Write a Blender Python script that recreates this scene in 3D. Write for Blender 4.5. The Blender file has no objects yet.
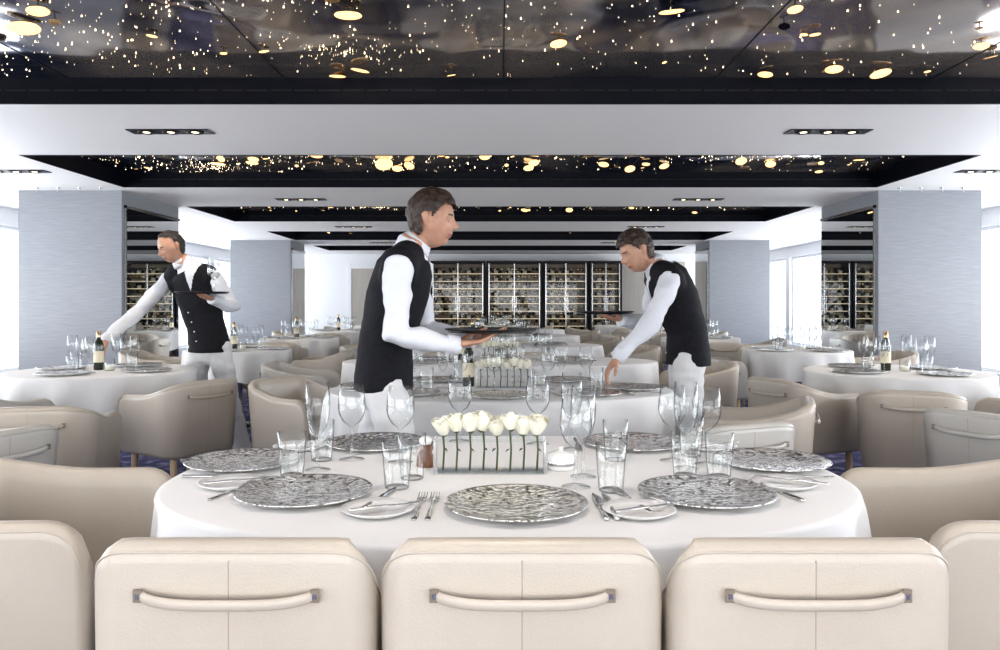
import bpy, math, random
from mathutils import Vector, Matrix, noise
random.seed(7)
S = bpy.context.scene
S.view_settings.view_transform = 'Standard'
S.view_settings.look = 'None'
S.view_settings.exposure = 0.43
S.view_settings.gamma = 0.88
pi = math.pi

# ------------------------------------------------------------------ materials
def nmat(name):
    m = bpy.data.materials.new(name); m.use_nodes = True
    nt = m.node_tree
    return m, nt, nt.nodes['Principled BSDF']

def mat(name, col, rough=0.5, metal=0.0, col2=None, scale=20, bump=0.0, bscale=None, stretch=(1,1,1), spec=None,
        emis=None, estr=0, coat=0, detail=4, ramp=(0.35,0.65), sss=0, sheen=0):
    m, nt, p = nmat(name)
    p.inputs['Roughness'].default_value = rough
    p.inputs['Metallic'].default_value = metal
    p.inputs['Base Color'].default_value = (*col, 1)
    if spec is not None: p.inputs['Specular IOR Level'].default_value = spec
    if coat: p.inputs['Coat Weight'].default_value = coat
    if sheen: p.inputs['Sheen Weight'].default_value = sheen
    if sss:
        p.inputs['Subsurface Weight'].default_value = sss; p.inputs['Subsurface Scale'].default_value = .01
    if emis:
        p.inputs['Emission Color'].default_value = (*emis, 1); p.inputs['Emission Strength'].default_value = estr
    if col2 or bump:
        tc = nt.nodes.new('ShaderNodeTexCoord'); mp = nt.nodes.new('ShaderNodeMapping')
        mp.inputs['Scale'].default_value = stretch
        nt.links.new(tc.outputs['Object'], mp.inputs[0])
        if col2:
            n = nt.nodes.new('ShaderNodeTexNoise'); n.inputs['Scale'].default_value = scale; n.inputs['Detail'].default_value = detail
            nt.links.new(mp.outputs[0], n.inputs[0])
            r = nt.nodes.new('ShaderNodeValToRGB')
            r.color_ramp.elements[0].position = ramp[0]; r.color_ramp.elements[1].position = ramp[1]
            r.color_ramp.elements[0].color = (*col, 1); r.color_ramp.elements[1].color = (*col2, 1)
            nt.links.new(n.outputs[0], r.inputs[0]); nt.links.new(r.outputs[0], p.inputs['Base Color'])
        if bump:
            n2 = nt.nodes.new('ShaderNodeTexNoise'); n2.inputs['Scale'].default_value = bscale or scale; n2.inputs['Detail'].default_value = 3
            nt.links.new(mp.outputs[0], n2.inputs[0])
            b = nt.nodes.new('ShaderNodeBump'); b.inputs['Strength'].default_value = bump; b.inputs['Distance'].default_value = 0.01
            nt.links.new(n2.outputs[0], b.inputs['Height']); nt.links.new(b.outputs[0], p.inputs['Normal'])
    return m

def glassmat(name, tint=(0.97,0.98,0.98), lo=.06, hi=.9, edge=.22, rough=0.02):
    # thin-walled glass: transparent + facing-driven glossy reflection
    m = bpy.data.materials.new(name); m.use_nodes = True
    nt = m.node_tree; nt.nodes.clear()
    o = nt.nodes.new('ShaderNodeOutputMaterial'); t = nt.nodes.new('ShaderNodeBsdfTransparent'); g = nt.nodes.new('ShaderNodeBsdfGlossy')
    lw = nt.nodes.new('ShaderNodeLayerWeight'); lw.inputs['Blend'].default_value = 0.5
    cr = nt.nodes.new('ShaderNodeValToRGB')
    cr.color_ramp.elements[0].color = (*tint, 1); cr.color_ramp.elements[0].position = 0.5
    cr.color_ramp.elements[1].color = (tint[0]*edge, tint[1]*edge*1.02, tint[2]*edge*1.06, 1); cr.color_ramp.elements[1].position = 1.0
    nt.links.new(lw.outputs['Facing'], cr.inputs[0]); nt.links.new(cr.outputs[0], t.inputs[0])
    pw = nt.nodes.new('ShaderNodeMath'); pw.operation='POWER'; pw.inputs[1].default_value=3.6
    nt.links.new(lw.outputs['Facing'], pw.inputs[0])
    mu = nt.nodes.new('ShaderNodeMath'); mu.operation = 'MULTIPLY_ADD'; mu.inputs[1].default_value = hi; mu.inputs[2].default_value = lo; mu.use_clamp = True
    nt.links.new(pw.outputs[0], mu.inputs[0])
    g.inputs['Roughness'].default_value = rough
    mx = nt.nodes.new('ShaderNodeMixShader')
    nt.links.new(mu.outputs[0], mx.inputs[0]); nt.links.new(t.outputs[0], mx.inputs[1]); nt.links.new(g.outputs[0], mx.inputs[2])
    nt.links.new(mx.outputs[0], o.inputs[0])
    return m

M = {}
M['leather'] = mat('leather_cream', (0.47,0.415,0.345), 0.34, bump=0.10, bscale=260, col2=(0.51,0.455,0.385), scale=3, coat=.08)
M['leather_g'] = mat('leather_cream_reflect', (0.46,0.44,0.40), 0.34, bump=0.10, bscale=260, col2=(0.50,0.48,0.44), scale=3, coat=.08)  # same cream leather, greyed to paint in cool bluish reflections
M['seam'] = mat('seam', (0.34,0.295,0.245), 0.6)
M['fast'] = mat('strap_fastener', (0.22,0.18,0.14), 0.5)
M['steel'] = mat('steel', (0.62,0.62,0.62), 0.22, 1.0)
M['silver'] = mat('silver_cutlery', (0.75,0.74,0.72), 0.15, 1.0)
M['blackmetal'] = mat('black_metal', (0.015,0.015,0.017), 0.45, 0.0, spec=.3)
M['wood'] = mat('pale_wood', (0.55,0.42,0.28), 0.4, col2=(0.45,0.33,0.21), scale=8, stretch=(8,8,1))
M['darkwood'] = mat('mill_wood', (0.12,0.05,0.025), 0.35, col2=(0.2,0.09,0.04), scale=10)
M['cloth'] = mat('white_tablecloth', (0.70,0.69,0.675), 0.85, bump=0.22, bscale=8, sheen=0.1)
M['porcelain'] = mat('porcelain', (0.74,0.73,0.71), 0.15, coat=0.5)
M['glass'] = glassmat('clear_glass')
M['acrylic'] = glassmat('clear_acrylic', (0.96,0.98,0.98), .02, .25, .7)
M['pane'] = glassmat('window_glass', (0.98,0.99,1.0), .02, .4, .9)
M['wallw'] = mat('white_wall_paint', (0.80,0.81,0.82), 0.6, bump=0.02, bscale=60)
M['ceil'] = mat('white_ceiling_paint', (0.92,0.91,0.89), 0.6, bump=0.02, bscale=60)
M['blackgloss'] = mat('black_lacquer', (0.004,0.005,0.010), 0.35, spec=.12)
M['column'] = mat('column_linen_veneer', (0.25,0.262,0.285), 0.5, col2=(0.30,0.313,0.335), scale=6, stretch=(1,1,30), detail=6, bump=0.08, bscale=8)
M['carpet'] = mat('indigo_carpet', (0.016,0.020,0.085), 0.95, col2=(0.17,0.15,0.27), scale=9, ramp=(0.48,0.62), bump=0.4, bscale=300)
M['mirror'] = mat('mirror', (0.82,0.84,0.85), 0.01, 1.0)
M['gold'] = mat('brushed_gold', (0.80,0.58,0.30), 0.25, 1.0)
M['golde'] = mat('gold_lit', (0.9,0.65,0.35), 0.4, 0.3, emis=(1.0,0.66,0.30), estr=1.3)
M['strip'] = mat('shelf_led', (0.7,0.62,0.5), 0.4, emis=(1.0,0.80,0.52), estr=.75)
M['lampw'] = mat('lamp_warm', (1,0.9,0.7), 0.4, emis=(1.0,0.82,0.52), estr=4)
M['star'] = mat('fibre_star', (1,0.95,0.85), 0.4, emis=(1.0,0.80,0.50), estr=5)
M['shelfglow'] = mat('cabinet_back_glow', (0.10,0.085,0.07), 0.4, col2=(0.24,0.20,0.15), scale=3, emis=(1,.78,.5), estr=.03)  # faint warm emission paints a lit glow onto the back panel
M['bottle'] = mat('bottle_glass_green', (0.012,0.02,0.01), 0.08, coat=0.6)
M['label'] = mat('bottle_label', (0.75,0.68,0.52), 0.6)
M['vine'] = mat('leaf_green', (0.05,0.075,0.025), 0.5, col2=(0.08,0.11,0.04), scale=30)
M['rose'] = mat('white_rose', (0.78,0.75,0.67), 0.6, col2=(0.70,0.68,0.55), scale=20)
M['door'] = mat('beige_door', (0.46,0.43,0.38), 0.45, col2=(0.50,0.47,0.42), scale=4, stretch=(6,6,.5))
M['skin'] = mat('skin', (0.42,0.235,0.16), 0.5, col2=(0.52,0.305,0.21), scale=25, bump=.15, bscale=180, sss=.1)
M['lip'] = mat('lip', (0.34,0.15,0.12), 0.45)
M['hair'] = mat('brown_hair', (0.022,0.012,0.007), 0.5, col2=(0.05,0.026,0.015), scale=60, stretch=(1,1,.2), bump=0.8, bscale=110)
M['hairb'] = mat('black_hair', (0.012,0.010,0.010), 0.5, col2=(0.03,0.025,0.02), scale=60, bump=0.8, bscale=110)
M['shirt'] = mat('white_shirt', (0.64,0.65,0.68), 0.8, bump=0.7, bscale=11)
M['trouser'] = mat('white_trousers', (0.64,0.635,0.63), 0.8, bump=0.6, bscale=9)
M['vest'] = mat('black_vest', (0.008,0.008,0.011), 0.75, col2=(0.013,0.013,0.017), scale=80, bump=0.2, bscale=20, spec=.2)
M['shoe'] = mat('grey_shoe', (0.35,0.34,0.33), 0.4)
M['eyew'] = mat('eye_white', (0.45,0.42,0.40), 0.2)
M['eyed'] = mat('eye_dark', (0.03,0.02,0.015), 0.1)
M['trayd'] = mat('tray_dark', (0.05,0.05,0.055), 0.25, 0.8)

def charger_mat():
    m, nt, p = nmat('engraved_silver_charger')
    tc = nt.nodes.new('ShaderNodeTexCoord')
    n = nt.nodes.new('ShaderNodeTexNoise'); n.inputs['Scale'].default_value = 48; n.inputs['Detail'].default_value = 5; n.inputs['Distortion'].default_value = 1.2
    nt.links.new(tc.outputs['Object'], n.inputs[0])
    r = nt.nodes.new('ShaderNodeValToRGB'); e = r.color_ramp.elements
    e[0].position = .33; e[0].color = (.10,.095,.09,1); e[1].position = .50; e[1].color = (.97,.96,.94,1)
    x = e.new(.42); x.color = (.50,.49,.465,1)
    nt.links.new(n.outputs[0], r.inputs[0]); nt.links.new(r.outputs[0], p.inputs['Base Color'])
    v = nt.nodes.new('ShaderNodeTexVoronoi'); v.inputs['Scale'].default_value = 55
    nt.links.new(tc.outputs['Object'], v.inputs[0])
    b = nt.nodes.new('ShaderNodeBump'); b.inputs['Strength'].default_value = .5; b.inputs['Distance'].default_value = .005
    nt.links.new(v.outputs[0], b.inputs['Height']); nt.links.new(b.outputs[0], p.inputs['Normal'])
    p.inputs['Metallic'].default_value = .8; p.inputs['Roughness'].default_value = .16
    return m
M['charger'] = charger_mat()

def panel_mat():
    # smoked mirror: bronze / navy blotches paint in uneven reflections; partly diffuse to catch light
    m, nt, p = nmat('smoked_mirror_ceiling_panel')
    tc = nt.nodes.new('ShaderNodeTexCoord')
    n = nt.nodes.new('ShaderNodeTexNoise'); n.inputs['Scale'].default_value = .75; n.inputs['Detail'].default_value = 3; n.inputs['Distortion'].default_value = .8
    nt.links.new(tc.outputs['Object'], n.inputs[0])
    r = nt.nodes.new('ShaderNodeValToRGB'); e = r.color_ramp.elements
    e[0].position = .40; e[0].color = (.04,.055,.11,1); e[1].position = .60; e[1].color = (.60,.51,.43,1)
    nt.links.new(n.outputs[0], r.inputs[0]); nt.links.new(r.outputs[0], p.inputs['Base Color'])
    n2 = nt.nodes.new('ShaderNodeTexNoise'); n2.inputs['Scale'].default_value = 1.1; n2.inputs['Distortion'].default_value = .8; n2.inputs['Detail'].default_value = 1
    nt.links.new(tc.outputs['Object'], n2.inputs[0])
    b = nt.nodes.new('ShaderNodeBump'); b.inputs['Strength'].default_value = .45; b.inputs['Distance'].default_value = .06
    nt.links.new(n2.outputs[0], b.inputs['Height']); nt.links.new(b.outputs[0], p.inputs['Normal'])
    p.inputs['Metallic'].default_value = .78; p.inputs['Roughness'].default_value = .08
    return m
M['panel'] = panel_mat()

# ------------------------------------------------------------------ mesh builder
class MB:
    def __init__(s): s.v=[]; s.f=[]; s.m=[]; s.sm=[]; s.mats=[]
    def mi(s, k):
        if k not in s.mats: s.mats.append(k)
        return s.mats.index(k)
    def add(s, vs, fs, k, Mx=None, smooth=True):
        o = len(s.v); i = s.mi(k)
        for v in vs:
            v = Vector(v)
            s.v.append(Mx @ v if Mx is not None else v)
        for f in fs:
            s.f.append([a+o for a in f]); s.m.append(i); s.sm.append(smooth)
    def box(s, c, d, k, Mx=None):
        x,y,z = d[0]/2, d[1]/2, d[2]/2; c = Vector(c)
        vs = [c+Vector((a*x,b*y,e*z)) for a in (-1,1) for b in (-1,1) for e in (-1,1)]
        fs = [(0,1,3,2),(4,6,7,5),(0,4,5,1),(2,3,7,6),(0,2,6,4),(1,5,7,3)]
        s.add(vs, fs, k, Mx, False)
    def bbox(s, lo, hi, k, Mx=None):
        s.box([(a+b)/2 for a,b in zip(lo,hi)], [b-a for a,b in zip(lo,hi)], k, Mx)
    def lathe(s, prof, k, seg=24, Mx=None, smooth=True):
        vs=[]; fs=[]; n=len(prof)
        for r,z in prof:
            for j in range(seg):
                a = 2*pi*j/seg; vs.append((r*math.cos(a), r*math.sin(a), z))
        for i in range(n-1):
            for j in range(seg):
                a=i*seg+j; b=i*seg+(j+1)%seg
                fs.append((a,b,b+seg,a+seg))
        s.add(vs, fs, k, Mx, smooth)
    def rings(s, R, k, Mx=None, caps=True, smooth=True):
        vs=[]; fs=[]; seg=len(R[0])
        for r in R: vs += r
        for i in range(len(R)-1):
            for j in range(seg):
                a=i*seg+j; b=i*seg+(j+1)%seg
                fs.append((a,b,b+seg,a+seg))
        if caps:
            fs.append(tuple(reversed(range(seg)))); fs.append(tuple(range((len(R)-1)*seg, len(R)*seg)))
        s.add(vs, fs, k, Mx, smooth)
    def loft(s, pts, rad, k, side=None, seg=16, Mx=None, round_=True):
        P=[Vector(p) for p in pts]
        rr=[(r,r) if not isinstance(r,(tuple,list)) else r for r in rad]
        n=len(P); R=[]; prev=None; fr=[]
        for i in range(n):
            t = (P[min(i+1,n-1)]-P[max(i-1,0)]).normalized()
            if side is not None: b=Vector(side)
            elif prev is not None: b=prev
            else: b = Vector((1,0,0)) if abs(t.x)<.8 else Vector((0,1,0))
            sv=(b-t*b.dot(t)).normalized(); prev=sv; fv=t.cross(sv); fr.append((t,sv,fv))
        def ring(p,sv,fv,a,b): return [p+sv*a*math.cos(2*pi*j/seg)+fv*b*math.sin(2*pi*j/seg) for j in range(seg)]
        if round_:
            t,sv,fv=fr[0]; a,b=rr[0]; c=min(a,b)
            for o,q in ((1,.08),(.87,.5),(.5,.87)): R.append(ring(P[0]-t*c*o,sv,fv,a*q,b*q))
        for i in range(n):
            t,sv,fv=fr[i]; R.append(ring(P[i],sv,fv,*rr[i]))
        if round_:
            t,sv,fv=fr[-1]; a,b=rr[-1]; c=min(a,b)
            for o,q in ((.5,.87),(.87,.5),(1,.08)): R.append(ring(P[-1]+t*c*o,sv,fv,a*q,b*q))
        s.rings(R,k,Mx)
    def mesh(s, name):
        me = bpy.data.meshes.new(name)
        me.from_pydata([tuple(v) for v in s.v], [], s.f)
        for k in s.mats: me.materials.append(M[k])
        me.polygons.foreach_set('material_index', s.m)
        me.polygons.foreach_set('use_smooth', s.sm)
        me.update(); return me
    def obj(s, name, loc=(0,0,0), rot=0, parent=None):
        return put(name, s.mesh(name), loc, rot, parent)

def put(name, me, loc=(0,0,0), rot=0, parent=None, sc=1):
    o = bpy.data.objects.new(name, me); S.collection.objects.link(o)
    o.location = loc; o.rotation_euler = (0,0,rot) if not isinstance(rot,(tuple,list)) else rot
    o.scale = (sc,sc,sc)
    if parent: o.parent = parent
    return o

def T(x,y,z): return Matrix.Translation((x,y,z))
def RZ(a): return Matrix.Rotation(a,4,'Z')

# ------------------------------------------------------------------ room shell
XW=6.2; Y0=-2.6; Y1=18.8; CH=2.4; RH=0.155; XO=3.9
b=MB(); b.bbox((-XW-.2,Y0-.2,-.1),(XW+.2,Y1+.2,0),'carpet'); b.obj('floor')
opens=[(2.91,4.64),(6.24,7.97),(9.57,11.30),(12.9,14.63),(16.1,17.5)]
b=MB()
top=CH+RH+.12
for sx in (-1,1):
    b.bbox((min(sx*XO,sx*(XW+.2)),Y0-.2,CH),(max(sx*XO,sx*(XW+.2)),Y1+.2,top),'ceil')
yy=Y0-.2
for a,c in opens+[(Y1+.2,None)]:
    b.bbox((-XO,yy,CH),(XO,a,top),'ceil')
    if c: yy=c
b.obj('ceiling')
for i,(a,c) in enumerate(opens):
    b=MB(); t=.012
    z0=CH-.004
    b.bbox((-XO,a,z0),(-XO+t,c,CH+RH),'blackgloss'); b.bbox((XO-t,a,z0),(XO,c,CH+RH),'blackgloss')
    b.bbox((-XO+t,a,z0),(XO-t,a+t,CH+RH),'blackgloss'); b.bbox((-XO+t,c-t,z0),(XO-t,c,CH+RH),'blackgloss')
    for q in range(52):
        x=-3.7+q*.145
        b.bbox((x,c-t-.004,CH+.075),(x+.125,c-t,CH+.082),'blackmetal')
    b.obj('trim_%d'%(i+1))
    b=MB(); b.bbox((-XO,a,CH+RH),(XO,c,CH+RH+.02),'panel')
    for x in (-2.6,-1.3,0.02,1.3,2.6): b.bbox((x-.003,a,CH+RH-.003),(x+.003,c,CH+RH),'blackmetal')
    b.obj('mirrored_ceiling_panel')
    b=MB(); n=[1300,800,420,200,90][i]
    cl=[(random.uniform(-3.4,2.6),random.uniform(a+.3,c-.3),random.uniform(.15,.5)) for _ in range(9)]
    for q in range(n):
        if random.random()<.6:
            k=random.choice(cl); x=random.gauss(k[0],k[2]); y=random.gauss(k[1],k[2]*.6)
        else: x=random.uniform(-XO+.1,XO-.1); y=random.uniform(a+.05,c-.05)
        x=max(-XO+.05,min(XO-.05,x)); y=max(a+.04,min(c-.04,y))
        r=random.choice([.0011,.0013,.0015,.0018,.0024,.0036])*(1+.4*i)
        z=CH+RH-random.uniform(.002,.004)
        b.lathe([(0.0001,-r),(r*.9,-r*.4),(r*.9,r*.4),(0.0001,r)],'star',5,T(x,y,z))
    b.obj('fibre_optic_star_lights')
    b=MB(); n=[36,90,60,34,14][i]
    fixed=[(-2.3,3.72,.075),(-2.62,4.0,.05),(-.70,3.55,.065),(-.95,4.5,.05),(.30,3.95,.045),(1.55,4.5,.045),(1.9,4.38,.05),(.78,3.5,.06),(-2.1,3.5,.05),(2.5,4.0,.04),(2.2,4.45,.06),(-.8,4.4,.055)] if i==0 else []
    if i==1: fixed=[(-1.1,7.3,.085),(-2.6,7.1,.07),(-2.35,7.3,.06),(.8,6.8,.08),(1.6,7.5,.05),(-1.6,6.7,.06),(2.6,7.4,.05),(.35,6.6,.07),(-.5,6.5,.06)]
    for q in range(n):
        if q<len(fixed): x,y,r=fixed[q]
        else: x=random.uniform(-XO+.2,XO-.2); y=random.uniform(a+.12,c-.12); r=random.choice([.014,.02,.028,.036] if i==0 else [.014,.02,.028,.04,.052])
        z=CH+RH-r*.25-random.uniform(.008,.02)
        if i>0 and q%2: z-=random.uniform(.01,.05)
        tl=Matrix.Rotation(random.uniform(-.22,.22),4,'X')@Matrix.Rotation(random.uniform(-.22,.22),4,'Y')
        if i>0: tl=Matrix.Rotation(random.uniform(-.5,.1),4,'X')@tl
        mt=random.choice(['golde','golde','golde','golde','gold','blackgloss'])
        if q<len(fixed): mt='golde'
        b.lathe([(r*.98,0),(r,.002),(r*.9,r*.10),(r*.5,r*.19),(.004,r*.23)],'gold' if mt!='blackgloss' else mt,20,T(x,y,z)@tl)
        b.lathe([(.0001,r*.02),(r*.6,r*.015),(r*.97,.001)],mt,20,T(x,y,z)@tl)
        b.lathe([(.003,r*.2),(.003,CH+RH-z)],'blackmetal',6,T(x,y,z))
    b.obj('ceiling_disc_lamps')

for sx,nm in ((-1,'left'),(1,'right')):
    b=MB(); xa=sx*XW; xb=sx*(XW+.18); lo=min(xa,xb); hi=max(xa,xb)
    b.bbox((lo,Y0,0),(hi,Y1,.32),'wallw'); b.bbox((lo,Y0,2.18),(hi,Y1,CH),'wallw')
    wy=[Y0+.3+2.1*k for k in range(11)]
    for k,y in enumerate(wy):
        b.bbox((lo,y-.11 if k else Y0,.32),(hi,min(y+.11,Y1),2.18),'wallw')
    b.obj('wall_'+nm)
    b=MB(); b.bbox((min(xa,xa-sx*.015),Y0,0),(max(xa,xa-sx*.015),Y1,.1),'wallw'); b.obj('baseboard_'+nm)
    for k in range(10):
        ya=wy[k]+.11; yb=wy[k+1]-.11; xm=(xa+xb)/2
        b=MB(); w=.05
        for (p,q) in (((ya,.32),(ya+w,2.18)),((yb-w,.32),(yb,2.18)),((ya+w,.32),(yb-w,.32+w)),((ya+w,2.18-w),(yb-w,2.18)),(((ya+yb)/2-.02,.32+w),((ya+yb)/2+.02,2.18-w))):
            b.bbox((xm-.03,p[0],p[1]),(xm+.03,q[0],q[1]),'wallw')
        b.bbox((xm-.004,ya+w,.32+w),(xm+.004,yb-w,2.18-w),'pane')
        b.obj('window_%d'%(k+1+(10 if sx>0 else 0)))
b=MB(); b.bbox((-XW,Y0-.18,0),(XW,Y0,.32),'wallw'); b.bbox((-XW,Y0-.18,2.18),(XW,Y0,CH),'wallw')
b.bbox((-XW,Y0-.18,.32),(-4,Y0,2.18),'wallw'); b.bbox((4,Y0-.18,.32),(XW,Y0,2.18),'wallw'); b.obj('wall_back')
b=MB()
for x in (-3.97,-1.33,1.33,3.97): b.bbox((x-.03,Y0-.12,.32),(x+.03,Y0-.06,2.18),'wallw')
b.bbox((-3.94,Y0-.094,.32),(3.94,Y0-.086,2.18),'pane'); b.obj('window_21')  # unseen window added behind the camera to let in front light
b=MB(); b.bbox((-XW,Y1,0),(XW,Y1+.15,CH),'wallw')
b.obj('wall_front')
b=MB()
for x0,x1 in ((-2.6,-1.75),(2.95,3.7),(3.75,4.5)):
    b.bbox((x0,Y1-.06,0),(x1,Y1,2.2),'door')
b.obj('trim_6')
b=MB(); b.bbox((-3.7,Y1-.05,0),(-3.62,Y1-.001,2.12),'wallw'); b.bbox((-2.8,Y1-.05,0),(-2.72,Y1-.001,2.12),'wallw'); b.bbox((-3.62,Y1-.05,2.04),(-2.8,Y1-.001,2.12),'wallw')
b.bbox((-3.62,Y1-.035,0),(-2.8,Y1-.001,2.04),'door'); b.bbox((-2.93,Y1-.07,.95),(-2.90,Y1-.035,1.15),'steel'); b.obj('door_1')

def column(x0,x1,y0,y1,inner):
    b=MB(); b.bbox((x0,y0,0),(x1,y1,CH),'column')
    b.bbox((x0-.012,y0-.012,0),(x1+.012,y1+.012,.09),'steel')
    xi=x1 if inner>0 else x0
    lo=min(xi,xi+inner*.012); hi=max(xi,xi+inner*.012)
    b.bbox((lo,y0+.08,.12),(hi,y1-.02,2.22),'mirror')
    lo2=min(xi,xi+inner*.02); hi2=max(xi,xi+inner*.02)
    b.bbox((lo2,y0+.05,.1),(hi2,y0+.08,2.25),'steel'); b.bbox((lo2,y0+.05,2.22),(hi2,y1,2.25),'steel')
    return b.obj('column')
column(-5.13,-4.03,8.2,9.65,1); column(4.03,5.13,8.2,9.65,-1)
column(-5.15,-4.0,14.7,15.75,1); column(4.0,5.15,14.7,15.75,-1)

bprof=[(.0001,0),(.034,0),(.037,.006),(.037,.19),(.033,.215),(.017,.245),(.0145,.25),(.0145,.295),(.016,.296),(.016,.305),(.0001,.306)]
def bottle(b,Mx,seg=14,cap=True,capm='gold'):
    b.lathe(bprof,'bottle',seg,Mx); b.lathe([(.0375,.06),(.0378,.061),(.0378,.15),(.0375,.151)],'label',seg,Mx)
    if cap: b.lathe([(.0165,.26),(.0168,.306),(.0001,.308)],capm,seg,Mx)

def cabinet(x0,x1,rows=10):
    b=MB(); y1=Y1-.01; y0=y1-.5; H=2.2
    b.bbox((x0,y1-.02,0),(x1,y1,H),'shelfglow')
    for x in (x0,x1-.05): b.bbox((x,y0,0),(x+.05,y1-.02,H),'blackmetal')
    b.bbox((x0+.05,y0,H-.06),(x1-.05,y1-.02,H),'blackmetal'); b.bbox((x0+.05,y0,0),(x1-.05,y1-.02,.25),'blackmetal')
    xm=(x0+x1)/2
    for x in (xm,x0+.06,x1-.06): b.bbox((x-.012,y0-.01,.25),(x+.012,y0+.03,H-.06),'steel')
    b.bbox((x0+.075,y0+.004,.26),(xm-.014,y0+.008,H-.07),'pane'); b.bbox((xm+.014,y0+.004,.26),(x1-.075,y0+.008,H-.07),'pane')
    b.bbox((xm-.05,y0-.03,1.0),(xm-.035,y0-.012,1.35),'steel'); b.bbox((xm+.035,y0-.03,1.0),(xm+.05,y0-.012,1.35),'steel')
    for r in range(rows):
        z=.3+r*(H-.42)/rows
        b.bbox((x0+.05,y0+.05,z-.010),(x1-.05,y1-.02,z),'gold' if r%2 else 'steel')
        b.bbox((x0+.06,y0+.045,z-.013),(x1-.06,y0+.05,z-.002),'strip')
        x=x0+.1+random.uniform(0,.05)
        while x<x1-.36:
            if random.random()<.85: bottle(b,T(x,y0+.14,z+.04)@Matrix.Rotation(pi/2,4,'Y'),8,True,random.choice(['gold','steel','label']))
            x+=.345
        x=x0+.1
        while x<x1-.1:
            if random.random()<.8:
                b.lathe([(.0001,0),(.034,0),(.034,.2)],random.choice(['bottle','gold','label','gold','bottle']),8,T(x,y0+.25,z+.11)@Matrix.Rotation(-pi/2,4,'X'))
            x+=.085
    return b.obj('wine_cabinet')
for x0,x1 in ((-1.65,-.35),(-.32,1.0),(1.03,2.1),(2.13,2.9)): cabinet(x0,x1)

def downlight(x,y):
    b=MB(); z=CH
    b.bbox((x-.285,y-.07,z-.006),(x+.285,y+.07,z),'blackmetal')
    for dx in (-.17,0,.17):
        b.lathe([(.055,-.006),(.058,-.012),(.05,-.013),(.042,-.007)],'blackmetal',20,T(x+dx,y,z))
        b.lathe([(.0001,-.008),(.024,-.009)],'lampw',16,T(x+dx,y,z))
    o=b.obj('ceiling_downlight')
def lamp(x,y,e=28,name='downlight_lamp'):
    l=bpy.data.lights.new(name,'SPOT'); l.energy=e; l.spot_size=math.radians(130); l.spot_blend=.9; l.shadow_soft_size=.05; l.color=(1,.86,.68)
    o=bpy.data.objects.new(name,l); S.collection.objects.link(o); o.location=(x,y,CH-.03)
DLP=[]
for y in (2.1,5.38,8.9,12.1,15.3):
    for x in (-2.3,2.29): DLP.append((x,y))
for y in (7.0,):
    for x in (-4.4,4.45): DLP.append((x,y))
for x in (-2.3,0,2.3): DLP.append((x,-.9))
DLP.append((0,1.7))  # unseen downlight added above the front table to light it
for x,y in DLP: downlight(x,y); lamp(x,y)
b=MB()
for sx in (-1,1):
    for k in range(4):
        b.lathe([(.02,0),(.02,-.006),(.006,-.01),(.006,-.04),(.016,-.042),(.0001,-.044)],'steel',10,T(sx*(4.15+.22*k),8.0,CH))
b.obj('ceiling_sprinklers')

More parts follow.
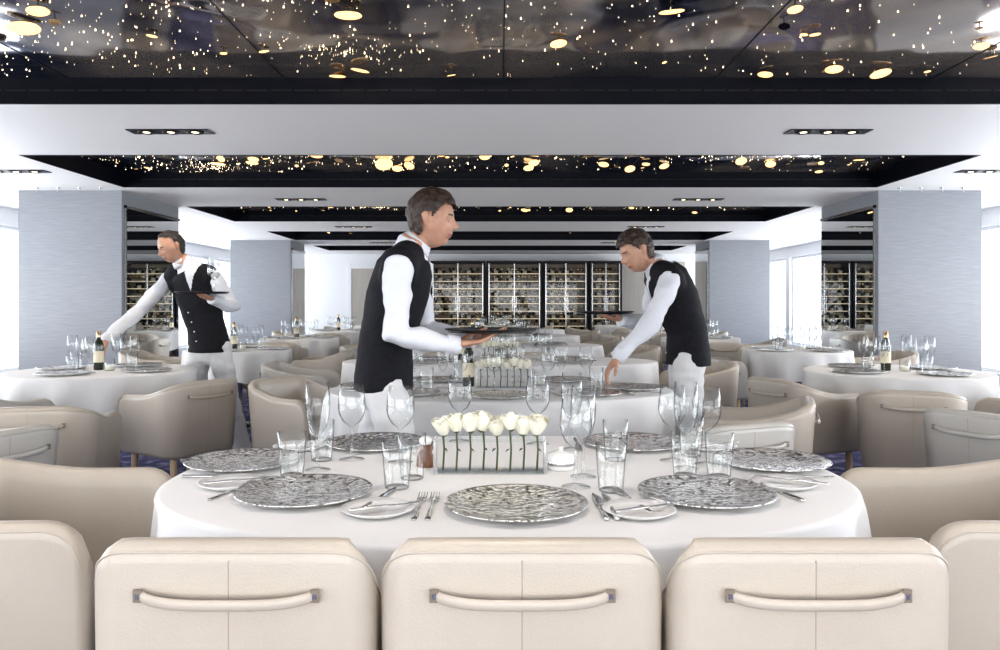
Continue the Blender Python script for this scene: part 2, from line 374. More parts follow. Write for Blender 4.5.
# ------------------------------------------------------------------ chair
def chair_mesh(name, lea, w=.53, d=.54, hb=.745, ha=.66, arm=True, r=.13, handle=True, fl=.03, RC=.05, z0=.30):
    b=MB(); a=w/2; th=.055; yb=-d/2; yf=d/2 if arm else yb+.16
    pts=[]
    n1=10; R_=RC
    for i in range(n1): pts.append(((a-r)*i/n1,yb,0,-1))
    na=18
    for i in range(na+1):
        t=pi/2*i/na; pts.append((a-r+r*math.sin(t), yb+r-r*math.cos(t), math.sin(t), -math.cos(t)))
    n2=26 if arm else 5
    for i in range(1,n2+1): pts.append((a, yb+r+(yf-yb-r)*i/n2,1,0))
    L=[0]
    for i in range(1,len(pts)): L.append(L[-1]+math.hypot(pts[i][0]-pts[i-1][0],pts[i][1]-pts[i-1][1]))
    s1=L[-1]
    def zt(s,x):
        if arm:
            s0=(a-r)*.75
            t=max(0,min(1,(s-s0)/(r*pi/2+.26))); t=t*t*(3-2*t)
            base=hb+(ha-hb)*t
        else:
            q=max(0,min(1,(abs(x)-(a-R_))/R_))
            base=hb-R_*(1-math.sqrt(max(0,1-q*q)))*.95
            s0=(a-r)+r*pi/4
            if s>s0:
                t=min(1,(s-s0)/.15); t=t*t*(3-2*t); base=base+(ha-base)*t
        e=s1-s; rt=.085
        if e<rt: base-= rt*(1-math.sqrt(max(0,1-((rt-e)/rt)**2)))
        return base
    full=[(-p[0],p[1],-p[2],p[3],L[i]) for i,p in list(enumerate(pts))[:0:-1]]+[(p[0],p[1],p[2],p[3],L[i]) for i,p in enumerate(pts)]
    R=[]
    for (x,y,nx,ny,s) in full:
        z=zt(s,x)
        sec=[(.035,z0),(.012,z0+.005),(.0,z0+.03),(0,(z+z0)/2),(0,z-.035),(.003,z-.014),(.012,z-.003),(.025,z),(th-.02,z),(th-.008,z-.004),(th-.001,z-.016),(th+.004,z-.05),(th+.008,(z+z0)/2),(th+.008,z0)]
        ring=[]
        for (u,zz) in sec:
            out=fl*max(0,(zz-z0)/(hb-z0))**1.2-fl-u
            ring.append(Vector((x+nx*out, y+ny*out, zz)))
        R.append(ring)
    b.rings(R,lea)
    sw=a-th-.03; sd=(d-th)/2-.01; cy=th/2+.01
    if not arm: sw=a-.03
    def srect(ax,ay,z,n=28,e=5):
        out=[]
        for j in range(n):
            t=2*pi*j/n; c,s_=math.cos(t),math.sin(t)
            out.append(Vector((math.copysign(abs(c)**(2/e),c)*ax, cy+math.copysign(abs(s_)**(2/e),s_)*ay, z)))
        return out
    b.rings([srect(sw-.03,sd-.03,.33),srect(sw,sd,.34),srect(sw,sd,.40),srect(sw-.01,sd-.01,.43),srect(sw-.05,sd-.05,.447),srect(sw*.4,sd*.4,.455)],lea)
    b.rings([srect(sw-.02,sd-.02,z0-.002),srect(sw-.01,sd-.01,.332)],'seam')
    for sx in (-1,1):
        for y in (yb+.09,d/2-.07):
            x=sx*(a-.085)
            b.loft([(x,y,.32),(x+sx*.012,y+(.01 if y>0 else -.012),.0)],[.021,.012],'wood',seg=10,round_=False)
    P=[]
    for k in range(9):
        zz=z0+.04+(hb-.03-z0-.04)*k/8
        P.append((0,yb-(fl*((zz-z0)/(hb-z0))**1.2-fl)+.0009,zz))
    b.loft(P,[.0015]*9,'seam',seg=6)
    P=[]
    for (x,y,nx,ny,s) in full:
        z=zt(s,x)-.016
        out=fl*max(0,(z-z0)/(hb-z0))**1.2-fl-.0025
        P.append((x+nx*out,y+ny*out,z))
    b.loft(P,[.0022]*len(P),lea,side=(0,0,1),seg=6)
    if handle:
        hz=hb-.09; hw=.148
        yo=yb-(fl*((hz-z0)/(hb-z0))**1.2-fl)
        P=[];Rr=[]
        for k in range(21):
            t=-1+2*k/20
            P.append((t*hw,yo-(.003+.020*(1-t**6)),hz+.006-.011*(1-abs(t)**3))); Rr.append((.0095,.005))
        b.loft(P,Rr,lea,side=(0,0,1),seg=12)
        for sx in (-1,1):
            b.box((sx*(hw-.002),yo-.010,hz+.006),(.015,.004,.021),'fast')
            b.box((sx*(hw-.002),yo-.0125,hz+.006),(.007,.003,.008),'steel')
    return b.mesh(name)
CH_N=chair_mesh('chair_near','leather',w=.486,d=.5,hb=.80,ha=.66,arm=False,r=.05,fl=.006,RC=.065,z0=.27)
CH_B=chair_mesh('chair_tub','leather')
CH_E=chair_mesh('chair_tub_wide','leather',w=.60,d=.60,hb=.79,ha=.735,z0=.27,r=.16)
CH_G=chair_mesh('chair_tub_reflect','leather_g')
def face(px,py,qx,qy): return math.atan2(-(qx-px),(qy-py))
def chair(x,y,tx,ty,me=None): return put('dining_chair', me or CH_B, (x,y,0), face(x,y,tx,ty))

# ------------------------------------------------------------------ tables
def table(cx,cy,ax,ay,hem=.44,n=2.0,folds=16,seed=0):
    b=MB(); seg=240; H=.75
    rnd=random.Random(seed)
    ph=[rnd.uniform(0,6) for _ in range(4)]
    def pt(t,s,z,off=0):
        c,q=math.cos(t),math.sin(t)
        x=math.copysign(abs(c)**(2/n),c)*ax; y=math.copysign(abs(q)**(2/n),q)*ay
        l=math.hypot(x/ax**2,y/ay**2); nx,ny=x/ax**2/l,y/ay**2/l
        return Vector((x*s+nx*off,y*s+ny*off,z))
    R=[]
    for s in (.02,.3,.6,.85,.985): R.append([pt(2*pi*j/seg,s,H) for j in range(seg)])
    R.append([pt(2*pi*j/seg,1,H-.003) for j in range(seg)])
    R.append([pt(2*pi*j/seg,1,H-.012,.003) for j in range(seg)])
    for k in range(1,10):
        u=k/9; z=H-.012-(H-.012-hem)*u
        ring=[]
        for j in range(seg):
            t=2*pi*j/seg
            f=math.sin(folds*t+ph[0]+.8*math.sin(3*t+ph[1]))*.65+math.sin((folds//2)*t+ph[2])*.35
            f=math.copysign(abs(f)**.8,f)
            amp=.042*u**.6
            ring.append(pt(t,1,z+ .03*u*math.sin(4*t+ph[3]),.002+f*amp))
        R.append(ring)
    b.rings(R,'cloth',caps=False)
    cap=[pt(2*pi*j/seg,.02,H) for j in range(seg)]
    b.add(cap,[tuple(range(seg))],'cloth')
    R=[[pt(2*pi*j/48,.97,z) for j in range(48)] for z in (H-.035,H-.006)]
    b.rings(R,'blackmetal',smooth=False)
    for px in ((0,) if ax<.7 else (-ax*.45,ax*.45)):
        b.lathe([(.0001,.0),(.26 if ax<.7 else .22,.0),(.26 if ax<.7 else .22,.012),(.06,.03),(.04,.05),(.04,H-.05),(.12,H-.036)],'steel',24,T(px,0,0))
    return b.obj('dining_table',(cx,cy,0))

def lmesh(name,parts,seg=32):
    b=MB()
    for p,k in parts: b.lathe(p,k,seg)
    return b.mesh(name)
PL=[(.0001,.004),(.095,.004),(.11,.006),(.150,.014),(.157,.016),(.158,.0145),(.156,.012),(.11,.001),(.095,0),(.0001,0)]
ME_charger=lmesh('charger',[(PL,'charger')],48)
SPp=[(.0001,.003),(.05,.003),(.06,.006),(.078,.013),(.079,.0115),(.06,.001),(.05,0),(.0001,0)]
ME_side=lmesh('side',[(SPp,'porcelain')],32)
WG=[(.036,.0005),(.034,.0025),(.01,.005),(.0045,.012),(.004,.09),(.008,.098),(.025,.110),(.036,.130),(.040,.150),(.038,.175),(.033,.215),(.0322,.2155)]
ME_wine=lmesh('wg',[(WG,'glass')],28)
FL=[(.034,.0005),(.032,.0025),(.009,.005),(.0042,.012),(.0038,.085),(.008,.094),(.023,.115),(.031,.145),(.0335,.175),(.030,.235),(.0292,.2355)]
ME_tall=lmesh('tg',[(FL,'glass')],28)
TU=[(.0001,.006),(.024,.006),(.028,.0008),(.0295,.004),(.034,.06),(.037,.115),(.0362,.1155)]
ME_tum=lmesh('tum',[(TU,'glass')],28)
def cutlery():
    b=MB()
    b.loft([(0,-.1,.003),(0,-.06,.003),(0,.02,.005),(0,.045,.006)],[(.007,.0016),(.0055,.0018),(.0028,.0018),(.006,.0014)],'silver',side=(1,0,0),seg=10)
    b.loft([(0,.042,.006),(0,.06,.004),(0,.07,.004)],[(.006,.0014),(.0115,.0012),(.0115,.0012)],'silver',side=(1,0,0),seg=10)
    for x in (-.0092,-.0031,.0031,.0092): b.loft([(x,.066,.004),(x,.09,.005),(x,.108,.008)],[.0017,.0014,.001],'silver',seg=6)
    fork=b.mesh('fork')
    b=MB()
    b.loft([(0,-.1,.004),(0,-.03,.004),(0,.0,.004)],[(.0065,.004),(.006,.004),(.0045,.003)],'silver',side=(1,0,0),seg=10)
    b.loft([(0,0,.004),(.001,.03,.004),(.001,.08,.004),(-.003,.115,.004)],[(.007,.001),(.0095,.001),(.009,.001),(.002,.0008)],'silver',side=(1,0,0),seg=10)
    return fork,b.mesh('knife')
ME_fork,ME_knife=cutlery()
TZ=.7505
def glass_at(kind,x,y,z=TZ):
    me={'w':ME_wine,'f':ME_tall,'t':ME_tum}[kind]; nm={'w':'wine_glass','f':'champagne_glass','t':'water_tumbler'}[kind]
    return put(nm,me,(x,y,z))
def setting(x,y,dirx,diry,off=.185,two=True):
    put('charger_plate',ME_charger,(x,y,TZ),random.uniform(0,6))
    a=face(0,0,-dirx,-diry)
    rt=Vector((math.cos(a),math.sin(a)))
    p=Vector((x,y))-rt*off; put('dinner_fork',ME_fork,(p.x,p.y,TZ),a)
    if two: p=Vector((x,y))-rt*(off+.028); put('dinner_fork',ME_fork,(p.x,p.y,TZ),a)
    p=Vector((x,y))+rt*off; put('dinner_knife',ME_knife,(p.x,p.y,TZ),a)
    if two: p=Vector((x,y))+rt*(off+.022); put('dinner_knife',ME_knife,(p.x,p.y,TZ),a)

def rose(b,Mx,r=.027):
    b.lathe([(.0001,-r*.8),(r*.5,-r*.65),(r*.72,-r*.05),(r*.60,r*.6),(r*.32,r*.80),(.0001,r*.7)],'rose',12,Mx)
    for layer,(np_,rr,hh,curl) in enumerate(((3,.62,.95,.0),(4,.80,.88,.10),(5,.97,.70,.30))):
        for i in range(np_):
            a0=2*pi*i/np_+layer*.7+random.uniform(-.15,.15); wd=2*pi/np_*.68
            vs=[];fs=[]
            for iu in range(6):
                u=iu/5; z=-r*.85+(hh+.85)*r*u
                for iv in range(7):
                    v=-1+2*iv/6; a=a0+v*wd*(.58+.42*math.sin(pi*min(1,u*.8+.15)))
                    rad=r*rr*(.40+.60*math.sin(min(1,u*1.45)*pi/2))+r*curl*max(0,u-.6)*1.8
                    zz=z-r*.20*u*v*v
                    vs.append((rad*math.cos(a),rad*math.sin(a),zz))
            for iu in range(5):
                for iv in range(6):
                    k=iu*7+iv; fs.append((k,k+1,k+8,k+7))
            b.add(vs,fs,'rose',Mx)
    b.lathe([(.0001,-r*1.1),(r*.35,-r*.95),(r*.5,-r*.65)],'vine',8,Mx)
def centerpiece():
    # open acrylic stem rack: base plate, corner posts, thin rails
    b=MB(); L=.29; H=.092
    b.bbox((-L/2,-.032,0),(L/2,.032,.004),'acrylic')
    for yy_ in (-.032,.030): b.bbox((-L/2,yy_,H-.007),(L/2,yy_+.002,H),'acrylic')
    for sx in (-1,1):
        for yy_ in (-.032,.027): b.bbox((sx*L/2-.0025,yy_,.004),(sx*L/2+.0025,yy_+.005,H),'steel')
    for k in range(8):
        x=-L/2+.020+k*(L-.040)/7; y=random.uniform(-.008,.008)
        h=H+.014+random.uniform(-.008,.008)
        b.loft([(x,y,.006),(x+.003,y,.06),(x,y,h)],[.0028,.0026,.003],'vine',seg=7)
        rose(b,T(x,y,h+.022)@RZ(random.uniform(0,6))@Matrix.Rotation(random.uniform(-.22,.22),4,'X')@Matrix.Rotation(random.uniform(-.12,.12),4,'Y')@Matrix.Diagonal((1,1,1.08,1)),.0245+random.uniform(-.001,.002))
        z=H-.03; a=random.uniform(0,6)
        b.add([(0,0,0),(.007,.005,.004),(.017,0,.0),(.007,-.005,.004)],[(0,1,2,3)],'vine',T(x,y,z)@RZ(a)@Matrix.Rotation(.6,4,'Y'))
    return b.mesh('centerpiece')
ME_rose=centerpiece()
b=MB(); bottle(b,Matrix(),20); ME_bot=b.mesh('bottle')
b=MB(); b.lathe([(.0001,0),(.024,0),(.026,.004),(.024,.03),(.018,.038),(.022,.05),(.014,.058),(.012,.066),(.0001,.067)],'darkwood',24)
b.lathe([(.012,.060),(.017,.064),(.018,.075),(.011,.082),(.0001,.084)],'porcelain',20); ME_mill=b.mesh('mill')
b=MB(); b.lathe([(.0001,0),(.036,0),(.038,.004),(.038,.035),(.0365,.037),(.0001,.037)],'porcelain',32)
b.lathe([(.0385,.012),(.039,.013),(.039,.022),(.0385,.023)],'steel',32)
b.lathe([(.0365,.037),(.036,.041),(.02,.047),(.006,.049),(.006,.054),(.009,.058),(.0001,.061)],'porcelain',32); ME_butter=b.mesh('butter')
b=MB(); b.lathe([(.0001,0),(.03,0),(.032,.003),(.032,.075),(.031,.0755)],'glass',24); b.lathe([(.0001,.006),(.027,.006),(.027,.03),(.0001,.031)],'rose',20); ME_candle=b.mesh('candle')

# ---- foreground table
table(0.02,2.02,.868,.60,hem=.47,n=2.25,folds=19,seed=1)
setting(.035,1.69,0,-1); setting(-.457,1.80,-.25,-1,two=False); setting(.48,1.79,.25,-1,two=False)
setting(-.715,2.15,-1,0,off=.17,two=False); setting(.757,2.15,1,0,off=.17,two=False)
setting(-.39,2.43,0,1,off=.175,two=False); setting(.42,2.43,0,1,off=.175,two=False)
for x,y in ((-.262,1.655),(.297,1.645),(-.66,1.895),(.70,1.895),(-.62,2.375),(.65,2.375)):
    put('side_plate',ME_side,(x,y,TZ))
    put('butter_knife',ME_knife,(x+.02,y,TZ+.011),random.choice([1.0,-1.1,1.25]),sc=.8)
for k,x,y in (('f',-.49,2.07),('w',-.425,2.21),('w',-.28,2.17),('t',-.54,2.0),('t',-.25,1.87),('t',-.225,1.97),('w',.185,1.88),('f',.215,1.99),('t',.265,1.84),('f',.22,2.36),
              ('w',.49,2.19),('f',.505,2.09),('w',.575,2.14),('t',.565,1.985),('t',.48,2.0),('t',-.51,2.2),('w',-.13,2.5),('w',.12,2.45),('t',.33,2.2),('t',.56,2.26)):
    glass_at(k,x,y)
put('pepper_mill',ME_mill,(-.205,2.12,TZ)); put('butter_dish',ME_butter,(.165,2.09,TZ)); put('rose_centerpiece',ME_rose,(-.027,2.05,TZ))
for x in (-.452,.037,.526): put('dining_chair',CH_N,(x,1.53,0),0)
chair(-1.20,1.90,.0,1.96,CH_E); chair(1.23,1.90,0,1.96,CH_E)

# ---- second table
table(0.0,4.05,.90,.56,hem=.47,n=2.1,folds=16,seed=2)
for x,y,dx,dy in ((0.0,3.68,0,-1),(-.45,3.78,-.3,-1),(.45,3.78,.3,-1),(-.70,4.1,-1,0),(.70,4.02,1,0),(-.38,4.43,0,1),(.38,4.43,0,1)):
    setting(x,y,dx,dy,off=.18,two=False)
put('rose_centerpiece',ME_rose,(.02,4.1,TZ)); put('wine_bottle',ME_bot,(-.17,4.16,TZ),0,None,.85)
for k,x,y in (('w',-.45,4.1),('f',-.3,4.05),('t',-.38,3.98),('w',.25,4.0),('f',.33,4.15),('t',.2,3.9),('w',.46,4.12),('w',-.2,3.92),('t',-.22,4.3),('w',.1,4.35),('f',-.5,4.22),('t',.5,4.0),('w',-.03,3.93)):
    glass_at(k,x,y)
put('candle_holder',ME_candle,(.22,4.22,TZ))
chair(-1.17,4.60,-.3,4.05); chair(1.24,3.74,.4,4.05); chair(.86,3.14,.5,4.05,CH_G)

def ware_mesh(name,ax,ay,seed):
    b=MB(); rd=random.Random(seed)
    np_=6 if ax>.7 else 4
    for i in range(np_):
        a=2*pi*(i+.5)/np_; x=math.cos(a)*ax*.66; y=math.sin(a)*ay*.64
        b.lathe(PL,'charger',24,T(x,y,TZ))
        for q,(pf,rr) in enumerate(((WG,.0),(FL,.07),(TU,-.07))):
            a2=a+rr/ax*1.6+.12; x2=math.cos(a2)*ax*(.33+.06*q); y2=math.sin(a2)*ay*(.30+.08*q)
            b.lathe(pf,'glass',14,T(x2,y2,TZ))
    return b.mesh(name)
WS=ware_mesh('ware_small',.53,.53,1); WL=ware_mesh('ware_large',1.0,.58,2)
def round_table(x,y,r=.53,bot=True,seed=0,chairs=((0,-1),(1,0),(-1,0),(0,1)),grey=()):
    table(x,y,r,r,hem=.46,n=2.0,folds=12,seed=seed)
    put('table_setting_glassware',WS,(x,y,0),seed*.7)
    if bot: put('wine_bottle',ME_bot,(x-.05,y+.03,TZ),0,None,.85)
    put('candle_holder',ME_candle,(x+.05,y-.02,TZ))
    for i,(dx,dy) in enumerate(chairs):
        chair(x+dx*(r+.32),y+dy*(r+.32),x,y,CH_G if i in grey else CH_B)
round_table(-2.65,5.15,.58,True,3,())
chair(-1.93,4.68,-2.65,5.15); chair(-2.12,3.62,-2.4,4.9); chair(-2.85,4.22,-2.65,5.15,CH_G); chair(-2.0,2.85,-2.9,3.2,CH_G); chair(-3.55,4.95,-2.65,5.15)
round_table(2.62,5.1,.57,True,4,())
chair(1.86,4.76,2.62,5.1); chair(2.24,4.22,2.62,5.1); chair(2.2,3.35,2.9,3.7,CH_G); chair(3.1,4.38,2.62,5.1); chair(3.52,5.2,2.62,5.1)
def long_table(x,y,ax,seed,ch=True):
    table(x,y,ax,.56,hem=.46,n=2.1,seed=seed); put('table_setting_glassware',WL,(x,y,0),0)
    put('rose_centerpiece',ME_rose,(x,y,TZ)); put('wine_bottle',ME_bot,(x-.3,y+.05,TZ),0,None,.85)
    if ch:
        chair(x-ax-.33,y,x,y,CH_G); chair(x+ax+.33,y,x,y)
        for dx in (-.5,.3): chair(x+dx,y+.9,x+dx,y)
long_table(0,6.0,1.22,5)
long_table(0.0,8.3,1.1,6); long_table(0,10.7,1.1,7); long_table(0,13.2,1.1,8)
for i,(x,y) in enumerate(((-2.55,7.5),(2.85,7.4),(-2.6,10.0),(2.6,10.0),(-2.6,12.6),(2.6,12.6),(-2.4,15.4),(2.4,15.4),(0,15.8))):
    round_table(x,y,.5,i%2==0,10+i,((1,0),(-1,0),(0,1)) if i<2 else ((0,-1),(1,0),(-1,0),(0,1)),(1,) if i%2 else ())
for i,(x,y) in enumerate(((-5.4,11.2),(5.4,11.2),(-5.4,6.2),(5.4,6.2))):
    round_table(x,y,.42,True,30+i,((0,-1),(0,1)))

# ------------------------------------------------------------------ people
def evalmesh(me, voxel, smooth_it=6, disp=0, dsc=9, name='m'):
    o=bpy.data.objects.new('tmp',me); S.collection.objects.link(o)
    r=o.modifiers.new('r','REMESH'); r.mode='VOXEL'; r.voxel_size=voxel; r.use_smooth_shade=True
    s=o.modifiers.new('s','SMOOTH'); s.factor=.5; s.iterations=smooth_it
    dg=bpy.context.evaluated_depsgraph_get(); dg.update()
    out=bpy.data.meshes.new_from_object(o.evaluated_get(dg))
    bpy.data.objects.remove(o)
    out.name=name
    if disp:
        nn=[v.normal.copy() for v in out.vertices]
        for v,n in zip(out.vertices,nn):
            q=noise.noise(v.co*dsc)+.6*noise.noise(Vector((v.co.x*dsc*1.6,v.co.y*dsc*1.6,v.co.z*dsc*3)))
            v.co += n*q*disp
    for p in out.polygons: p.use_smooth=True
    return out

def segd(p,a,b):
    ab=b-a; t=max(0,min(1,(p-a).dot(ab)/max(1e-9,ab.length_squared)))
    return (p-a-ab*t).length

def hand_mesh(right, curl, spread=.0):
    b=MB(); sx=1 if right else -1
    b.loft([(0,-.02,0),(0,.01,0),(0,.05,0),(0,.085,-.002)],[(.024,.018),(.032,.017),(.040,.015),(.038,.011)],'skin',side=(1,0,0),seg=16)
    for i,(x,ln) in enumerate(((.029,.070),(.0098,.078),(-.0098,.072),(-.028,.056))):
        p=Vector((x*sx,.082,-.001)); an=0.12; P=[p.copy()]
        for q,fr in enumerate((.45,.31,.24)):
            an+=curl*(.7 if q==0 else 1)
            dx=(x*spread*4)*sx
            p=p+Vector((dx*ln*fr,math.cos(an)*ln*fr,-math.sin(an)*ln*fr)); P.append(p.copy())
        b.loft([Vector((x*sx,.06,0))]+P,[.008,.0092,.0086,.0078,.0062],'skin',seg=10)
    t0=Vector((.024*sx,.018,-.006))
    b.loft([t0,t0+Vector((.022*sx,.022,-.010)),t0+Vector((.034*sx,.046,-.018-curl*.01)),t0+Vector((.036*sx,.066,-.024-curl*.02))],[.014,.0115,.0095,.007],'skin',seg=10)
    me=evalmesh(b.mesh('h'),.0028,2,name='hand')
    me.materials.clear(); me.materials.append(M['skin'])
    return me

def basis(loc,ydir,zdir):
    y=Vector(ydir).normalized(); z=Vector(zdir); z=(z-y*z.dot(y)).normalized(); x=y.cross(z)
    m=Matrix((x,y,z)).transposed().to_4x4(); m.translation=Vector(loc); return m

def head_obj(parent,c,fwd,up,hairk,bald=False):
    NU,NV=80,64; b=MB()
    def g(a,s): return math.exp(-(a/s)**2)
    def shape(th,ph):
        x=math.cos(ph)*math.cos(th); y=math.cos(ph)*math.sin(th); z=math.sin(ph)
        X,Y,Z=x*.074,y*.096,z*.118
        if z<0:
            k=-z; X*=1-.30*k**1.4
            if y>0: Y*=1-.05*k; Y+=.016*k*y
            else: Y*=1-.42*k**1.2
        if z>0 and y<0: Y*=1.04
        if y>0:
            fx=abs(X)
            fl=g(X,.06)
            Y-=.004*fl*g(Z-.02,.05)
            Y+=.018*g(X,.0105)*g(Z+.020,.013)+.010*g(X,.0085)*g(Z+.004,.018)+.006*g(fx-.011,.007)*g(Z+.026,.008)
            Y+=.004*g(fx-.026,.020)*g(Z-.027,.008)
            Y-=.010*g(fx-.031,.015)*g(Z-.008,.012)
            Y+=.004*g(fx-.040,.018)*g(Z+.020,.018)
            Y+=.0045*g(X,.020)*g(Z+.0525,.005)+.0045*g(X,.017)*g(Z+.063,.005)-.003*g(X,.024)*g(Z+.0578,.0025)
            Y+=.007*g(X,.018)*g(Z+.092,.014)-.003*g(X,.03)*g(Z+.075,.007)
        return Vector((X,Y,Z))
    vs=[];fs=[]
    for i in range(NV+1):
        ph=-pi/2+pi*i/NV
        for j in range(NU): vs.append(shape(2*pi*j/NU,ph))
    for i in range(NV):
        for j in range(NU):
            fs.append((i*NU+j,i*NU+(j+1)%NU,(i+1)*NU+(j+1)%NU,(i+1)*NU+j))
    sk=[];lp=[];br=[]
    for f in fs:
        q=sum((vs[k] for k in f),Vector())/4
        if q.y>.06 and abs(q.x)<.022 and -.068<q.z<-.049: lp.append(f)
        elif q.y>.05 and .013<abs(q.x)<.044 and .024<q.z<.031: br.append(f)
        else: sk.append(f)
    b.add(vs,sk,'skin'); b.add(vs,lp,'lip'); b.add(vs,br,hairk)
    for sx in (-1,1):
        b.loft([(sx*.070,-.004,-.030),(sx*.076,-.010,-.010),(sx*.080,-.014,.010),(sx*.077,-.010,.022)],[(.004,.008),(.006,.013),(.006,.016),(.004,.010)],'skin',side=(1,0,0),seg=10)
    for sx in (-1,1):
        cx,cz=sx*.030,.009; cy=.0705
        b.lathe([(.0001,-.0105),(.006,-.0085),(.0102,-.003),(.0102,.003),(.006,.0085),(.0001,.0105)],'eyew',12,T(cx,cy,cz)@Matrix.Rotation(pi/2,4,'X'))
        b.lathe([(.0050,.0085),(.0035,.0103),(.0001,.0111)],'eyed',12,T(cx,cy,cz)@Matrix.Rotation(-pi/2,4,'X'))
        b.loft([(cx-.013,cy+.006,cz+.003),(cx,cy+.0105,cz+.0065),(cx+.013,cy+.006,cz+.003)],[.0025,.0035,.0025],'skin',seg=8)
        b.loft([(cx-.012,cy+.005,cz-.005),(cx,cy+.009,cz-.0075),(cx+.012,cy+.005,cz-.005)],[.002,.0028,.002],'skin',seg=8)
    hv=[];hf=[]
    for i,v in enumerate(vs):
        n=Vector((v.x/.074**2,v.y/.096**2,v.z/.118**2)).normalized()
        th_=.009+.010*max(0,min(1,(v.z-.01)/.05))
        if bald: th_=.005
        th_+=.006*noise.noise(v*45)+.005*noise.noise(Vector((v.x*120,v.y*30,v.z*50)))
        hv.append(v+n*th_)
    for f in fs:
        q=sum((vs[k] for k in f),Vector())/4
        fy=q.y/.096
        hl = .060 if fy>.55 else (.060-(.55-fy)*.14 if fy>.15 else (.004-(.15-fy)*.16))
        if bald and fy>.0: hl=max(hl,.060+.06*fy)
        if abs(q.x)>.062 and -.02<q.y<.012: hl=max(hl,.022)
        hl=max(hl,-.074)
        if q.z>hl+.004*noise.noise(q*80): hf.append(f)
    b.add(hv,hf,hairk)
    o=b.obj('head',parent=parent)
    y=Vector(fwd).normalized(); u=Vector(up); z=(u-y*u.dot(y)).normalized(); x=y.cross(z)
    m=Matrix((x,y,z)).transposed().to_4x4(); m.translation=Vector(c); o.matrix_world=m
    return o

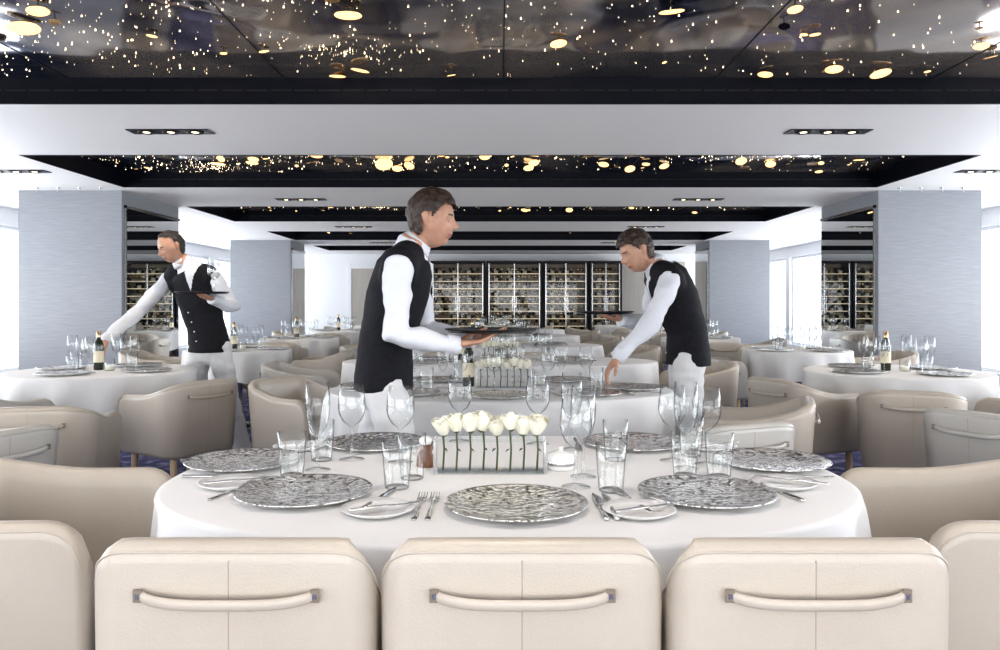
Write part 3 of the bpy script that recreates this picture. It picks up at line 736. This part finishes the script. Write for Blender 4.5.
def person(name, sp, side, fwd, RA, LA, RL, LL, head, hands, hairk='hair', bald=False):
    root=bpy.data.objects.new(name,None); S.collection.objects.link(root)
    sp=[Vector(p) for p in sp]; side=Vector(side); fwd=Vector(fwd).normalized()
    b=MB()
    tr=[(.146,.100),(.130,.092),(.150,.108),(.154,.098),(.088,.072),(.058,.060)]
    low=sp[0]-Vector((0,0,.07))
    b.loft([low]+sp[:5],[(.138,.096)]+tr[:5],'shirt',side=side,seg=28)
    b.loft([sp[3],sp[4],sp[5],sp[5]+(sp[5]-sp[4])*.6],[.07,.057,.051,.050],'skin',seg=16)
    for A in (RA,LA):
        s,e,w=[Vector(p) for p in A]; m1=s.lerp(e,.45); m2=e.lerp(w,.4)
        b.loft([sp[3].lerp(s,.55)-Vector((0,0,.01)),s,m1,e,m2,w],[.054,.060,.058,.051,.050,.036],'shirt',seg=16)
    for Lg in (RL,LL):
        h,k,a=[Vector(p) for p in Lg]
        b.loft([h,h.lerp(k,.4),k,k.lerp(a,.4),a],[.086,.084,.072,.072,.068],'trouser',seg=18)
    body=evalmesh(b.mesh('b'),.0085,5,disp=.013,dsc=8.5,name='body')
    body.materials.clear()
    for k in ('shirt','trouser','skin'): body.materials.append(M[k])
    mid=sp[0].lerp(sp[1],.4)
    for p in body.polygons:
        c=p.center
        dn=segd(c,sp[4]+(sp[5]-sp[4])*.35,sp[5]+(sp[5]-sp[4]))
        dl=min(min(segd(c,Vector(L[0]),Vector(L[1])),segd(c,Vector(L[1]),Vector(L[2]))) for L in (RL,LL))
        da=min(min(segd(c,Vector(L[0]),Vector(L[1])),segd(c,Vector(L[1]),Vector(L[2]))) for L in (RA,LA))
        if dn<.075 and (c-sp[4]).dot(sp[5]-sp[4])>0: p.material_index=2
        elif (c.z<mid.z and dl<da): p.material_index=1
        else: p.material_index=0
    put('body',body,parent=root)
    b=MB(); e=.023
    q0=sp[0]+Vector((0,0,-.06))
    b.loft([q0,sp[0],sp[1],sp[2],sp[3],sp[3].lerp(sp[4],.65)],[(.172,.124)]+[(a+e,c+e*.85) for a,c in tr[:3]]+[(.174,.122),(.128,.098)],'vest',side=side,seg=36,round_=False)
    for A in (RA,LA):
        s=Vector(A[0]); t=sp[4]+(s-sp[4])*.34; u=sp[3].lerp(s,.80)
        b.loft([t-Vector((0,0,.010)),u+Vector((0,0,.012))],[.072,.075],'vest',seg=16)
        b.loft([sp[2].lerp(s,.42),u],[.090,.078],'vest',seg=16)
    vest=evalmesh(b.mesh('v'),.0065,7,disp=.004,dsc=9,name='vest')
    vest.materials.clear(); vest.materials.append(M['vest']); vest.materials.append(M['shirt'])
    up=(sp[4]-sp[1]).normalized(); hh=(sp[4]-sp[1]).length; sn=side.normalized()
    for p in vest.polygons:
        r=p.center-sp[1]; u=r.dot(up)/hh; sd=abs(r.dot(sn))
        if r.dot(fwd)>.03 and u>.58 and sd<(u-.58)*.13: p.material_index=1
    put('vest',vest,parent=root)
    b=MB(); t=(sp[5]-sp[4]).normalized()
    c0=sp[4]+t*.008
    b.loft([c0,c0+t*.022,c0+t*.046],[.077,.069,.060],'shirt',side=side,seg=24,round_=False)
    for A in (RA,LA):
        ee,w=Vector(A[1]),Vector(A[2]); d=(w-ee).normalized()
        b.loft([w-d*.03,w-d*.025,w+d*.02,w+d*.024],[.035,.040,.039,.033],'shirt',seg=18,round_=False)
    b.obj('collar_and_cuffs',parent=root)
    b=MB()
    for k in range(4):
        p=sp[0].lerp(sp[3],.05+.14*k); fr=(.108,.104,.106,.114)[k]+.014
        Mx=basis(p+fwd*fr,fwd.cross(Vector((0,0,1))),fwd)
        b.lathe([(.006,0),(.006,.003),(.0001,.004)],'steel',10,Mx)
    b.obj('vest_buttons',parent=root)
    b=MB()
    for L in (RL,LL):
        a=Vector(L[2]); f=Vector((fwd.x,fwd.y,0)).normalized(); z=a.z-.08
        sdv=f.cross(Vector((0,0,1)))
        a0=Vector((a.x,a.y,z))
        b.loft([a0-f*.055+Vector((0,0,.040)),a0+Vector((0,0,.045)),a0+f*.09+Vector((0,0,.036)),a0+f*.16+Vector((0,0,.026))],[(.032,.040),(.038,.045),(.045,.036),(.036,.025)],'shoe',side=sdv,seg=16)
    b.obj('shoes',parent=root)
    head_obj(root,head[0],head[1],head[2],hairk,bald)
    for (loc,yd,zd,right,curl) in hands:
        o=put('hand_right' if right else 'hand_left',hand_mesh(right,curl),parent=root)
        o.matrix_world=basis(loc,yd,zd)
    return root

def tray(x,y,z,r=.17,items=()):
    b=MB(); b.lathe([(.0001,0),(r-.015,0),(r,.010),(r+.004,.012),(r+.003,.015),(r-.004,.013),(r-.018,.004),(.0001,.004)],'trayd',40)
    o=b.obj('serving_tray',(x,y,z))
    for k,dx,dy in items: glass_at(k,x+dx,y+dy,z+.0045)

Y=3.22
person('waiter',[(-.485,Y,.90),(-.475,Y,1.04),(-.43,Y,1.22),(-.395,Y,1.345),(-.37,Y,1.425),(-.33,Y,1.475)],
  (0,-1,0),(1,-.05,0),
  [(-.40,Y-.185,1.345),(-.405,Y-.25,1.075),(-.185,Y-.19,1.035)],
  [(-.38,Y+.185,1.345),(-.34,Y+.24,1.09),(-.13,Y+.14,1.045)],
  [(-.48,Y-.085,.88),(-.38,Y-.09,.48),(-.38,Y-.09,.08)],[(-.49,Y+.085,.88),(-.55,Y+.09,.48),(-.70,Y+.09,.09)],
  ((-.285,Y-.005,1.548),(1,-.12,-.12),(0.15,0,1)),
  [((-.165,Y-.185,1.038),(1,.25,.12),(0,0,-1),True,.15),((-.115,Y+.135,1.05),(1,-.35,.12),(0,0,-1),False,.15)],hairk='hair')
tray(-.035,Y-.05,1.080,.19)
Y=4.38
person('waiter',[(1.07,Y,.91),(1.06,Y,1.04),(1.00,Y,1.22),(.945,Y,1.34),(.895,Y,1.405),(.835,Y-.01,1.445)],
  (0,1,0),(-1,-.12,-.1),
  [(.92,Y+.185,1.33),(.90,Y+.24,1.08),(.715,Y+.11,1.10)],
  [(.93,Y-.185,1.335),(.80,Y-.27,1.08),(.63,Y-.29,.92)],
  [(1.07,Y+.09,.88),(1.05,Y+.1,.48),(1.10,Y+.1,.08)],[(1.06,Y-.09,.88),(1.03,Y-.09,.48),(1.07,Y-.09,.08)],
  ((.775,Y-.02,1.492),(-1,-.30,-.50),(-.5,0,1)),
  [((.70,Y+.105,1.105),(-1,-.35,.15),(0,0,-1),True,.15),((.62,Y-.292,.91),(-.55,-.02,-.75),(-.6,0,.6),False,.35)],hairk='hair')
tray(.60,Y+.06,1.138,.17)
person('waiter',[(-2.20,5.82,.89),(-2.22,5.81,1.03),(-2.27,5.80,1.23),(-2.315,5.78,1.40),(-2.36,5.75,1.485),(-2.395,5.73,1.54)],
  (-.94,.34,0),(-.34,-.94,0),
  [(-2.50,5.82,1.385),(-2.65,5.68,1.15),(-2.77,5.42,.95)],
  [(-2.13,5.73,1.395),(-1.99,5.76,1.16),(-2.06,5.53,1.225)],
  [(-2.28,5.84,.87),(-2.30,5.82,.47),(-2.30,5.90,.08)],[(-2.11,5.80,.87),(-2.04,5.80,.47),(-1.98,5.90,.08)],
  ((-2.425,5.685,1.615),(-.62,-.66,-.42),(-.15,-.1,1)),
  [((-2.777,5.405,.94),(.02,-.75,-.8),(0,-.6,.6),True,.35),((-2.065,5.515,1.23),(-.2,-1,.15),(0,0,-1),False,.12)],hairk='hairb',bald=True)
tray(-2.10,5.43,1.265,.18,(('w',.08,.02),('w',.10,-.06)))

# ------------------------------------------------------------------ light
w=bpy.data.worlds.new('World'); S.world=w; w.use_nodes=True
bg=w.node_tree.nodes['Background']; bg.inputs[0].default_value=(.90,.94,1,1); bg.inputs[1].default_value=1.4
def area(name,loc,rot,sx,sy,e,col):
    l=bpy.data.lights.new(name,'AREA'); l.shape='RECTANGLE'; l.size=sx; l.size_y=sy; l.energy=e; l.color=col
    o=bpy.data.objects.new(name,l); S.collection.objects.link(o); o.location=loc; o.rotation_euler=rot
    return o
area('daylight_left',(-XW-.4,8,1.3),(0,-pi/2,0),2.2,21,720,(.97,.985,1))
area('daylight_right',(XW+.4,8,1.3),(0,pi/2,0),2.2,21,740,(.97,.985,1))
area('back_fill_light',(0,Y0-.4,1.3),(pi/2,0,0),8,2.2,200,(1,.98,.96))  # unseen fill added behind the camera, lights camera-facing surfaces and near chair backs

cam=bpy.data.cameras.new('camera'); co=bpy.data.objects.new('camera',cam); S.collection.objects.link(co)
co.location=(0,0,1.2); co.rotation_euler=(pi/2,0,0); cam.lens=27.72; cam.sensor_width=36; cam.shift_y=-.022; cam.clip_start=.05
S.camera=co
